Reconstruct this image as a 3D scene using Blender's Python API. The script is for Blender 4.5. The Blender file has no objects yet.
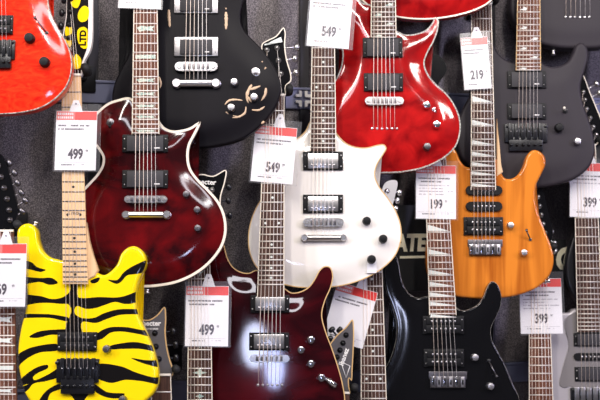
import bpy, bmesh, math, random
import numpy as np
from mathutils import Vector, Matrix
from mathutils.geometry import delaunay_2d_cdt
random.seed(7)
S = bpy.context.scene
COL = S.collection
# ------------------------------------------------------------------ camera, world, lights, exposure
FPX, CAMD, EYE = 1135.0, 2.9, 1.70        # focal length in pixels of a 600 px frame, camera distance from y = 0, eye height
cam = bpy.data.cameras.new('camera'); cam.sensor_width = 36; cam.lens = FPX / 600 * 36
co = bpy.data.objects.new('camera', cam); COL.objects.link(co)
co.location = (0, -CAMD, EYE); co.rotation_euler = (math.pi / 2, 0, 0); S.camera = co
cam.dof.use_dof = True; cam.dof.focus_distance = 2.5; cam.dof.aperture_fstop = 4.5
S.view_settings.view_transform = 'Standard'; S.view_settings.look = 'None'
S.view_settings.gamma = 1; S.view_settings.use_curve_mapping = False
S.view_settings.exposure = 0.08
W = bpy.data.worlds.new('world'); S.world = W; W.use_nodes = True
W.node_tree.nodes['Background'].inputs[0].default_value = (0.80, 0.76, 0.86, 1)
W.node_tree.nodes['Background'].inputs[1].default_value = 0.07
def area(name, loc, target, sx, sy, power, color):
    l = bpy.data.lights.new(name, 'AREA'); l.shape = 'RECTANGLE'; l.size = sx; l.size_y = sy; l.energy = power; l.color = color
    o = bpy.data.objects.new(name, l); COL.objects.link(o); o.location = loc
    o.rotation_euler = (Vector(target) - Vector(loc)).to_track_quat('-Z', 'Y').to_euler()
    return o
WARM, COOL = (1, .93, .86), (.84, .84, 1)
for x in (-1.9, -.6, .7, 2.0):
    area('ceiling_and_fill_light', (x, -2.3, 3.6), (x * .5, 0, 1.5), .16, 1.2, 32, WARM)
area('ceiling_and_fill_light', (-3.2, -2.6, 2.9), (0, 0, 1.6), .3, 1.2, 60, COOL)  # added cool fill from the left side, not a ceiling fitting
area('ceiling_and_fill_light', (3.4, -2.6, 2.9), (0, 0, 1.6), .3, 1.2, 62, (.72, .68, 1))  # added violet fill from the right side, for streaks on glossy edges
area('ceiling_and_fill_light', (.2, -4.4, 4.2), (0, 0, 1.6), 2.6, .30, 38, (.95, .93, 1))  # added frontal fill above and behind the camera, brightens recesses between guitars
area('spot_light', (-.30, -5.5, 1.95), (0, 0, 1.6), .17, .30, 4, (.66, .72, 1))
area('spot_light', (-.17, -5.5, 1.80), (0, 0, 1.6), .12, .26, 3, (.5, .58, 1))
for o in COL.objects:
    if o.name.startswith('spot'): o.data.shape = 'ELLIPSE'

# ------------------------------------------------------------------ materials
def mat(name, color, rough=.4, metal=0, coat=0, spec=.5, noise=None, bump=None, coat_rough=.085):
    m = bpy.data.materials.new(name); m.use_nodes = True
    nt = m.node_tree; b = nt.nodes['Principled BSDF']
    b.inputs['Base Color'].default_value = (*color, 1); b.inputs['Roughness'].default_value = rough
    b.inputs['Metallic'].default_value = metal; b.inputs['Coat Weight'].default_value = coat
    if coat >= 1: spec = .02
    b.inputs['Coat Roughness'].default_value = coat_rough; b.inputs['Specular IOR Level'].default_value = spec
    if noise:                                  # (second colour, (scale x, y, z), low, high, distortion)
        c2, sc, lo, hi, dist = noise
        tc = nt.nodes.new('ShaderNodeTexCoord'); mp = nt.nodes.new('ShaderNodeMapping'); mp.inputs['Scale'].default_value = sc
        nz = nt.nodes.new('ShaderNodeTexNoise'); nz.inputs['Scale'].default_value = 1; nz.inputs['Detail'].default_value = 3
        nz.inputs['Distortion'].default_value = dist
        cr = nt.nodes.new('ShaderNodeValToRGB')
        cr.color_ramp.elements[0].position = lo; cr.color_ramp.elements[0].color = (*color, 1)
        cr.color_ramp.elements[1].position = hi; cr.color_ramp.elements[1].color = (*c2, 1)
        nt.links.new(tc.outputs['Object'], mp.inputs[0]); nt.links.new(mp.outputs[0], nz.inputs['Vector'])
        nt.links.new(nz.outputs['Fac'], cr.inputs[0]); nt.links.new(cr.outputs[0], b.inputs['Base Color'])
    if bump:
        tc = nt.nodes.new('ShaderNodeTexCoord'); nz = nt.nodes.new('ShaderNodeTexNoise'); nz.inputs['Scale'].default_value = bump[0]
        bp = nt.nodes.new('ShaderNodeBump'); bp.inputs['Strength'].default_value = bump[1]; bp.inputs['Distance'].default_value = .002
        nt.links.new(tc.outputs['Object'], nz.inputs['Vector']); nt.links.new(nz.outputs['Fac'], bp.inputs['Height'])
        nt.links.new(bp.outputs[0], b.inputs['Normal'])
    return m
M = {}
M['red_flame'] = mat('red_flame', (.62, .010, .005), .35, coat=1, noise=((.86, .050, .012), (26, 26, 60), .30, .72, 2.2))
M['cherry_flame'] = mat('cherry_flame', (.22, .0015, .003), .35, coat=1, noise=((.47, .008, .008), (9, 9, 11), .34, .66, 1.8))
M['wine_quilt'] = mat('wine_quilt', (.020, .0008, .002), .4, coat=1, noise=((.12, .002, .0035), (8, 9, 11), .36, .68, 1.4))
M['black_cherry'] = mat('black_cherry', (.016, .0005, .002), .4, coat=1, noise=((.058, .0015, .004), (5, 6, 12), .4, .65, 1), coat_rough=.045)
M['satin_black'] = mat('satin_black', (.006, .005, .007), .42, spec=.12, bump=(90, .05))
M['charcoal_satin'] = mat('charcoal_satin', (.032, .027, .033), .46, spec=.18, bump=(90, .04))
M['gloss_black'] = mat('gloss_black', (.004, .004, .005), .3, coat=1)
M['far_black'] = mat('far_black', (.010, .010, .013), .3, coat=.4)
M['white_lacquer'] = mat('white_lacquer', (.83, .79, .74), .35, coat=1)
M['silver_lacquer'] = mat('silver_lacquer', (.46, .43, .45), .38, metal=.15, coat=.5)
M['yellow_lacquer'] = mat('yellow_lacquer', (.92, .66, .003), .3, coat=1)
M['stripe_black'] = mat('stripe_black', (.006, .005, .005), .3, coat=1)
M['amber_wood'] = mat('amber_wood', (.36, .085, .008), .35, coat=1, noise=((.68, .215, .024), (26, 20, 2.0), .36, .64, 1.2))
M['dark_side'] = mat('dark_side', (.012, .001, .002), .3, coat=1)
M['cream'] = mat('cream_binding', (.80, .72, .60), .4, coat=.3)
M['gold_binding'] = mat('gold_binding', (.62, .40, .17), .4, coat=.3)
M['abalone'] = mat('abalone_binding', (.16, .14, .13), .3, coat=.5, noise=((.55, .52, .46), (260, 260, 260), .4, .6, 0))
M['pearl'] = mat('pearl', (.72, .76, .72), .25, coat=.5)
M['abalone_inlay'] = mat('abalone_inlay', (.25, .38, .34), .25, coat=.5, noise=((.62, .66, .55), (300, 300, 300), .4, .6, 0))
M['maple'] = mat('maple', (.70, .46, .25), .45, coat=.2, noise=((.78, .54, .30), (60, 60, 5), .4, .6, .6))
M['rosewood'] = mat('rosewood', (.042, .019, .014), .6, spec=.25, noise=((.085, .040, .028), (220, 200, 14), .4, .6, 0))
M['redwood'] = mat('rosewood_brown', (.095, .033, .019), .6, spec=.25, noise=((.16, .062, .035), (220, 200, 14), .4, .6, 0))
M['mahogany'] = mat('mahogany', (.10, .022, .012), .4, coat=.5)
M['neck_black'] = mat('neck_black', (.012, .010, .010), .35, coat=.3)
M['nickel'] = mat('nickel', (.62, .60, .59), .28, metal=1)
M['chrome'] = mat('chrome', (.78, .77, .79), .18, metal=1)
M['satin_chrome'] = mat('satin_chrome', (.56, .54, .55), .36, metal=1)
M['fret_metal'] = mat('fret_metal', (.84, .80, .74), .42, metal=.5)
M['black_metal'] = mat('black_metal', (.006, .006, .008), .30, spec=.4)
M['black_plastic'] = mat('black_plastic', (.007, .007, .008), .45, spec=.2)
M['grey_plastic'] = mat('grey_plastic', (.040, .038, .043), .5, spec=.25)
M['gun_metal'] = mat('gun_metal', (.16, .15, .16), .35, metal=.9)
M['foam'] = mat('foam', (.008, .008, .009), .7)
M['steel_string'] = mat('steel_string', (.95, .88, .84), .5, metal=.3)
M['bronze_string'] = mat('bronze_string', (.85, .72, .62), .5, metal=.3)
M['ivory'] = mat('ivory', (.78, .72, .62), .4)
M['paper'] = mat('paper', (.80, .78, .80), .6)
M['print_red'] = mat('print_red', (.72, .030, .022), .5)
M['print_pink'] = mat('print_pink', (.78, .17, .15), .5)
M['print_ink'] = mat('print_ink', (.045, .035, .05), .6)
M['print_grey'] = mat('print_grey', (.30, .27, .32), .6)
M['logo_white'] = mat('logo_white', (.80, .78, .76), .4)
M['emblem_cream'] = mat('emblem_cream', (.95, .88, .64), .45)
M['raw_wood'] = mat('raw_wood', (.62, .44, .29), .6)
M['pickguard_grey'] = mat('pickguard_grey', (.20, .185, .185), .35, coat=.4)
M['head_grey'] = mat('head_grey', (.085, .078, .085), .45)
M['rail'] = mat('rail_metal', (.17, .18, .27), .45, metal=.3)
M['floor'] = mat('store_floor', (.16, .14, .13), .5, noise=((.22, .20, .18), (3, 3, 3), .4, .6, 0))
def plastic_film():
    m = bpy.data.materials.new('clear_plastic'); m.use_nodes = True; nt = m.node_tree
    out = nt.nodes['Material Output']; nt.nodes.remove(nt.nodes['Principled BSDF'])
    t = nt.nodes.new('ShaderNodeBsdfTransparent'); g = nt.nodes.new('ShaderNodeBsdfGlossy'); d = nt.nodes.new('ShaderNodeBsdfDiffuse')
    g.inputs['Roughness'].default_value = .25; d.inputs[0].default_value = (.8, .8, .85, 1)
    a = nt.nodes.new('ShaderNodeMixShader'); a.inputs[0].default_value = .35
    b = nt.nodes.new('ShaderNodeMixShader'); b.inputs[0].default_value = .06
    nt.links.new(g.outputs[0], a.inputs[1]); nt.links.new(d.outputs[0], a.inputs[2])
    nt.links.new(t.outputs[0], b.inputs[1]); nt.links.new(a.outputs[0], b.inputs[2]); nt.links.new(b.outputs[0], out.inputs[0])
    return m
M['film'] = plastic_film()
def wall_mat():
    m = bpy.data.materials.new('speckled_wall'); m.use_nodes = True; nt = m.node_tree; b = nt.nodes['Principled BSDF']
    b.inputs['Roughness'].default_value = .62
    tc = nt.nodes.new('ShaderNodeTexCoord')
    n1 = nt.nodes.new('ShaderNodeTexNoise'); n1.inputs['Scale'].default_value = 420; n1.inputs['Detail'].default_value = 2
    n2 = nt.nodes.new('ShaderNodeTexNoise'); n2.inputs['Scale'].default_value = 2.6
    cr = nt.nodes.new('ShaderNodeValToRGB'); cr.color_ramp.elements[0].position = .42; cr.color_ramp.elements[1].position = .66
    cr.color_ramp.elements[0].color = (.060, .053, .057, 1); cr.color_ramp.elements[1].color = (.26, .236, .238, 1)
    c2 = nt.nodes.new('ShaderNodeValToRGB'); c2.color_ramp.elements[0].position = .35; c2.color_ramp.elements[1].position = .65
    c2.color_ramp.elements[0].color = (.62, .58, .58, 1); c2.color_ramp.elements[1].color = (1.15, 1.12, 1.15, 1)
    mx = nt.nodes.new('ShaderNodeMix'); mx.data_type = 'RGBA'; mx.blend_type = 'MULTIPLY'; mx.inputs[0].default_value = 1
    nt.links.new(tc.outputs['Object'], n1.inputs['Vector']); nt.links.new(tc.outputs['Object'], n2.inputs['Vector'])
    nt.links.new(n1.outputs['Fac'], cr.inputs[0]); nt.links.new(n2.outputs['Fac'], c2.inputs[0])
    nt.links.new(cr.outputs[0], mx.inputs[6]); nt.links.new(c2.outputs[0], mx.inputs[7]); nt.links.new(mx.outputs[2], b.inputs['Base Color'])
    bp = nt.nodes.new('ShaderNodeBump'); bp.inputs['Strength'].default_value = .2; bp.inputs['Distance'].default_value = .001
    nt.links.new(n1.outputs['Fac'], bp.inputs['Height']); nt.links.new(bp.outputs[0], b.inputs['Normal'])
    return m
M['wall'] = wall_mat()

# ------------------------------------------------------------------ mesh helpers
def link(name, bm, mats, parent=None, smooth=True, angle=None):
    me = bpy.data.meshes.new(name)
    if isinstance(bm, bmesh.types.BMesh):
        bmesh.ops.recalc_face_normals(bm, faces=bm.faces)
        for f in bm.faces: f.smooth = smooth
        if angle is not None:
            for e in bm.edges:
                e.smooth = not (len(e.link_faces) == 2 and e.calc_face_angle(0) > angle)
        bm.to_mesh(me); bm.free()
    else: me = bm
    for m in (mats if isinstance(mats, (list, tuple)) else [mats]): me.materials.append(M[m])
    o = bpy.data.objects.new(name, me); COL.objects.link(o)
    if parent: o.parent = parent
    return o
def tag(o, label=None, cat=None, group=None, kind=None):
    for k, v in (('label', label), ('category', cat), ('group', group), ('kind', kind)):
        if v: o[k] = v
    return o
def box(bm, lo, hi, bevel=0):
    lo, hi = Vector(lo), Vector(hi); c = (lo + hi) / 2; d = hi - lo
    r = bmesh.ops.create_cube(bm, size=1, matrix=Matrix.Translation(c) @ Matrix.Diagonal((*d, 1)))
    if bevel:
        es = list({e for v in r['verts'] for e in v.link_edges})
        bmesh.ops.bevel(bm, geom=es, offset=min(bevel, min(d) * .45), segments=2, affect='EDGES', profile=.6)
def tube(bm, pts, r, n=8, cap=True):
    pts = [Vector(p) for p in pts]; rs = r if isinstance(r, (list, tuple)) else [r] * len(pts); loops = []
    for i, p in enumerate(pts):
        t = (pts[min(i + 1, len(pts) - 1)] - pts[max(i - 1, 0)]).normalized()
        a = t.cross(Vector((0, 1, 0)))
        if a.length < .1: a = t.cross(Vector((1, 0, 0)))
        a.normalize(); b = t.cross(a)
        loops.append([bm.verts.new(p + (a * math.cos(2 * math.pi * k / n) + b * math.sin(2 * math.pi * k / n)) * rs[i]) for k in range(n)])
    for A, B in zip(loops, loops[1:]):
        for k in range(n): bm.faces.new((A[k], A[(k + 1) % n], B[(k + 1) % n], B[k]))
    if cap: bm.faces.new(loops[0]); bm.faces.new(loops[-1])
def lathe(bm, c, prof, n=20):          # axis towards the viewer (local -y); prof = (radius, height out)
    c = Vector(c); loops = []
    for r, h in prof:
        loops.append([bm.verts.new(c + Vector((r * math.cos(2 * math.pi * k / n), -h, r * math.sin(2 * math.pi * k / n)))) for k in range(n)])
    for A, B in zip(loops, loops[1:]):
        for k in range(n): bm.faces.new((A[k], A[(k + 1) % n], B[(k + 1) % n], B[k]))
    bm.faces.new(loops[-1]); bm.faces.new(loops[0])
def prism(bm, poly, y0, y1, bevel=0):  # poly in (x, z); between depths y0 (front) and y1 (back)
    a = [bm.verts.new((x, y0, z)) for x, z in poly]; b = [bm.verts.new((x, y1, z)) for x, z in poly]
    f = bm.faces.new(a); bm.faces.new(b[::-1]); n = len(a)
    for i in range(n): bm.faces.new((a[i], b[i], b[(i + 1) % n], a[(i + 1) % n]))
    if bevel: bmesh.ops.bevel(bm, geom=list(f.edges), offset=bevel, segments=2, affect='EDGES')
def catmull(pts, step, closed=True):
    P = [np.array(p, float) for p in pts]; n = len(P); out = []
    for i in range(n if closed else n - 1):
        if closed: a, b, c, d = P[i - 1], P[i], P[(i + 1) % n], P[(i + 2) % n]
        else: a, b, c, d = P[max(i - 1, 0)], P[i], P[i + 1], P[min(i + 2, n - 1)]
        # centripetal parameterisation keeps tight horn tips clean
        t0 = 0; t1 = t0 + max(np.linalg.norm(b - a), 1e-6) ** .5; t2 = t1 + max(np.linalg.norm(c - b), 1e-6) ** .5; t3 = t2 + max(np.linalg.norm(d - c), 1e-6) ** .5
        k = max(2, int(round(np.linalg.norm(c - b) / step)))
        for j in range(k):
            t = t1 + (t2 - t1) * j / k
            A1 = a if t1 - t0 < 1e-2 ** .5 * 1e-3 else (t1 - t) / (t1 - t0) * a + (t - t0) / (t1 - t0) * b
            A2 = (t2 - t) / (t2 - t1) * b + (t - t1) / (t2 - t1) * c
            A3 = (t3 - t) / (t3 - t2) * c + (t - t2) / (t3 - t2) * d
            B1 = (t2 - t) / (t2 - t0) * A1 + (t - t0) / (t2 - t0) * A2
            B2 = (t3 - t) / (t3 - t1) * A2 + (t - t1) / (t3 - t1) * A3
            out.append((t2 - t) / (t2 - t1) * B1 + (t - t1) / (t2 - t1) * B2)
    return np.array(out)
def seg_dist(P, L):                     # distance of points P to closed polyline L
    A = L; B = np.roll(L, -1, 0); D = B - A; out = np.empty(len(P))
    for s in range(0, len(P), 4000):
        q = P[s:s + 4000, None, :] - A[None]
        t = np.clip((q * D[None]).sum(2) / np.maximum((D * D).sum(1), 1e-12)[None], 0, 1)
        out[s:s + 4000] = np.sqrt(((q - t[..., None] * D[None]) ** 2).sum(2).min(1))
    return out
def inside(P, L):
    x, y = P[:, 0][:, None], P[:, 1][:, None]; A = L; B = np.roll(L, -1, 0)
    c = ((A[:, 1][None] > y) != (B[:, 1][None] > y))
    with np.errstate(divide='ignore', invalid='ignore'):
        xi = (B[:, 0] - A[:, 0])[None] * (y - A[:, 1][None]) / (B[:, 1] - A[:, 1])[None] + A[:, 0][None]
    return (c & (x < xi)).sum(1) % 2 == 1
def normals2d(L):
    t = np.roll(L, -1, 0) - np.roll(L, 1, 0); t /= np.maximum(np.linalg.norm(t, axis=1), 1e-9)[:, None]
    area2 = (L[:, 0] * np.roll(L[:, 1], -1) - np.roll(L[:, 0], -1) * L[:, 1]).sum()
    nrm = np.stack([t[:, 1], -t[:, 0]], 1)
    return nrm if area2 > 0 else -nrm     # outward
def solid(outline, thick, r, arch, archw, patches=(), grid=.0045):
    """A guitar body: outline in (x, z) metres, rounded or carved front at y = 0 (centre), flat back.
    returns a bmesh; faces inside a patch polygon get material index 1."""
    L = outline; N = normals2d(L); pts = [L]
    for d in [r * .12, r * .38, r * .7, r, r + .003, r + .008, r + .014]:
        q = L - N * d; q = q[inside(q, L)]; q = q[seg_dist(q, L) > d * .93]; pts.append(q)
    lo, hi = L.min(0), L.max(0)
    gx, gz = np.meshgrid(np.arange(lo[0], hi[0], grid), np.arange(lo[1], hi[1], grid * .87))
    gx[::2] += grid / 2; g = np.stack([gx.ravel(), gz.ravel()], 1)
    g = g[inside(g, L)]; g = g[seg_dist(g, L) > r + .017]; pts.append(g)
    V = [Vector(p) for p in np.concatenate(pts)]; nL = len(L); E = [(i, (i + 1) % nL) for i in range(nL)]
    for pt in patches:
        k = len(V); V += [Vector(p) for p in pt]; E += [(k + i, k + (i + 1) % len(pt)) for i in range(len(pt))]
    vs, _, fs, *_ = delaunay_2d_cdt(V, E, [], 0, 1e-6)
    P = np.array([(v.x, v.y) for v in vs]); F = [f for f in fs]
    cen = np.array([P[list(f)].mean(0) for f in F]); ok = inside(cen, L)
    d = seg_dist(P, L); d[~inside(P, L)] = 0
    e = np.clip(1 - d / r, 0, 1); h = -r * (1 - np.sqrt(1 - e * e))
    a = np.zeros(len(P))
    if arch:                             # carve: computed on an even grid, smoothed, then sampled
        st = .003; m = .03; X = np.arange(lo[0] - m, hi[0] + m, st); Z = np.arange(lo[1] - m, hi[1] + m, st)
        XX, ZZ = np.meshgrid(X, Z); G = np.stack([XX.ravel(), ZZ.ravel()], 1); dg = seg_dist(G, L); dg[~inside(G, L)] = 0
        u = np.clip((dg - r) / archw, 0, 1); A = (arch * (u * u * (3 - 2 * u))).reshape(XX.shape)
        kx = np.exp(-.5 * (np.arange(-9, 10) / 3.0) ** 2); kx /= kx.sum()
        for ax in (0, 1): A = np.apply_along_axis(lambda v: np.convolve(v, kx, 'same'), ax, A)
        fx = np.clip((P[:, 0] - X[0]) / st, 0, len(X) - 2.001); fz = np.clip((P[:, 1] - Z[0]) / st, 0, len(Z) - 2.001)
        ix, iz = fx.astype(int), fz.astype(int); tx, tz = fx - ix, fz - iz
        v = A[iz, ix] * (1 - tx) * (1 - tz) + A[iz, ix + 1] * tx * (1 - tz) + A[iz + 1, ix] * (1 - tx) * tz + A[iz + 1, ix + 1] * tx * tz
        w = np.clip(d / .016, 0, 1); a = v * w * w * (3 - 2 * w) - arch
    h = h + a
    bm = bmesh.new(); bv = [bm.verts.new((p[0], -hh, p[1])) for p, hh in zip(P, h)]
    pin = np.zeros(len(F), bool)
    for pt in patches: pin |= inside(cen, np.array(pt))
    for f, k, pi in zip(F, ok, pin):
        if k:
            try: q = bm.faces.new([bv[i] for i in f])
            except ValueError: continue
            if pi: q.material_index = 1
    for v in [v for v in bv if not v.link_faces]: bm.verts.remove(v)
    # side and back
    y0 = r + arch; prof = [(0, y0), (0, (y0 + thick) / 2), (0, thick - .006), (.0018, thick - .002), (.006, thick)]
    loops = [[bm.verts.new((p[0], y, p[1])) for p in L - N * dd] for dd, y in prof]
    for A, B in zip(loops, loops[1:]):
        for k in range(nL):
            f = bm.faces.new((A[k], A[(k + 1) % nL], B[(k + 1) % nL], B[k])); f.material_index = 0
    bf = bm.faces.new(loops[-1])
    bmesh.ops.triangulate(bm, faces=[bf])
    bmesh.ops.remove_doubles(bm, verts=bm.verts, dist=1e-5)
    return bm
def ring(L, w, y_edge, drop, out=.0004, rise=.0006):
    """binding strip along the body edge"""
    N = normals2d(L); bm = bmesh.new()
    prof = [(-w, y_edge), (-w, y_edge - rise), (out * .3, y_edge - rise), (out, y_edge), (out, y_edge + drop), (-.0005, y_edge + drop)]
    loops = [[bm.verts.new((p[0], y, p[1])) for p in L + N * d] for d, y in prof]; n = len(L)
    for A, B in zip(loops, loops[1:] + loops[:1]):
        for k in range(n): bm.faces.new((A[k], A[(k + 1) % n], B[(k + 1) % n], B[k]))
    return bm

def text_mesh(txt, size, bold=0, sx=1.0, shear=0, extrude=.0002):
    cu = bpy.data.curves.new('lettering', 'FONT'); cu.body = txt; cu.size = size; cu.align_x = 'CENTER'; cu.align_y = 'CENTER'
    cu.offset = bold; cu.extrude = extrude; cu.shear = shear; cu.resolution_u = 3
    o = bpy.data.objects.new('lettering', cu); COL.objects.link(o)
    dg = bpy.context.evaluated_depsgraph_get(); dg.update()
    me = bpy.data.meshes.new_from_object(o.evaluated_get(dg)); bpy.data.objects.remove(o); bpy.data.curves.remove(cu)
    me.transform(Matrix.Rotation(math.pi / 2, 4, 'X') @ Matrix.Diagonal((sx, 1, 1, 1)))
    me.materials.clear()
    return me

# ------------------------------------------------------------------ the setting: a slat wall that recedes to the right
WS = -0.36                                # wall distance gained per metre to the right
def wall_out(x): return .155 + WS * x     # how far the wall stands out from y = 0 at x
WANG = math.atan(-WS)
wroot = Matrix.Translation((0, -.155, 0)) @ Matrix.Rotation(WANG, 4, 'Z')
def on_wall(bm): bmesh.ops.transform(bm, matrix=wroot, verts=bm.verts)
bm = bmesh.new(); box(bm, (-2.6, 0, 0), (2.6, .08, 3.4)); on_wall(bm)
tag(link('wall_back', bm, 'wall', smooth=False), kind='structure')
bm = bmesh.new(); box(bm, (-4, -6, -.05), (4, 1.2, 0)); tag(link('floor', bm, 'floor', smooth=False), kind='structure')
for i, z in enumerate((EYE + .245, EYE - .445, EYE + .245 + .69, EYE - .445 - .69)):
    bm = bmesh.new(); box(bm, (-2.6, -.010, z - .026), (2.6, .002, z + .026), .003); box(bm, (-2.6, -.014, z + .020), (2.6, .002, z + .026), .001)
    on_wall(bm); tag(link('trim_%d' % (i + 1), bm, 'rail', smooth=False), kind='structure')
for i, x in enumerate((-1.0, -.50, .01, .52, 1.1)):
    bm = bmesh.new(); box(bm, (x - .012, -.007, 0), (x + .012, .002, 3.4), .002); on_wall(bm)
    tag(link('trim_%d' % (i + 5), bm, 'grey_plastic', smooth=False), kind='structure')
def wall_point(px, py, out=0):
    dx, dz = (px - 300) / FPX, (200 - py) / FPX
    t = (CAMD - .155 - out) / (1 + WS * dx)  # -(-CAMD + t) = .155 + WS*dx*t + out
    return Vector((dx * t, -CAMD + t, EYE + dz * t))

# ------------------------------------------------------------------ a guitar frame: photo pixels onto the guitar's own leaning plane
LEAN = 0.12
class Plane:
    def __init__(s, cx, py, d, rot=0, name='electric_guitar', label='', group=None, cat='guitar'):
        """root stands where pixel (cx, py) meets distance d out from y = 0"""
        k = (CAMD - d) / FPX
        s.loc = Vector(((cx - 300) * k, -d, EYE + (200 - py) * k))
        s.M = Matrix.Translation(s.loc) @ Matrix.Rotation(-math.atan(LEAN), 4, 'X') @ Matrix.Rotation(rot, 4, 'Y')
        s.Mi = s.M.inverted(); s.k = k
        s.root = bpy.data.objects.new(name, None); COL.objects.link(s.root); s.root.matrix_world = s.M; s.root.empty_display_size = .05
        tag(s.root, label, cat, group)
        s.o = s.Mi @ Vector((0, -CAMD, EYE))
    def p(s, px, py, h=0):                 # local point h metres in front of the face, seen at that pixel
        v = s.Mi.to_3x3() @ Vector(((px - 300) / FPX, 1, (200 - py) / FPX))
        t = (-h - s.o.y) / v.y; return s.o + v * t
    def dist(s, py, h=0, px=None):         # how far out from y = 0 that point of the face is
        return -(s.world(s.p(s.bx if px is None else px, py, h)).y)
    def q(s, px, py, h=0): a = s.p(px, py, h); return (a.x, a.z)
    def world(s, v): return s.M @ Vector(v)

def fret_y(nut, bridge, n): return nut + (bridge - nut) * (1 - 2 ** (-n / 12))

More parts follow.
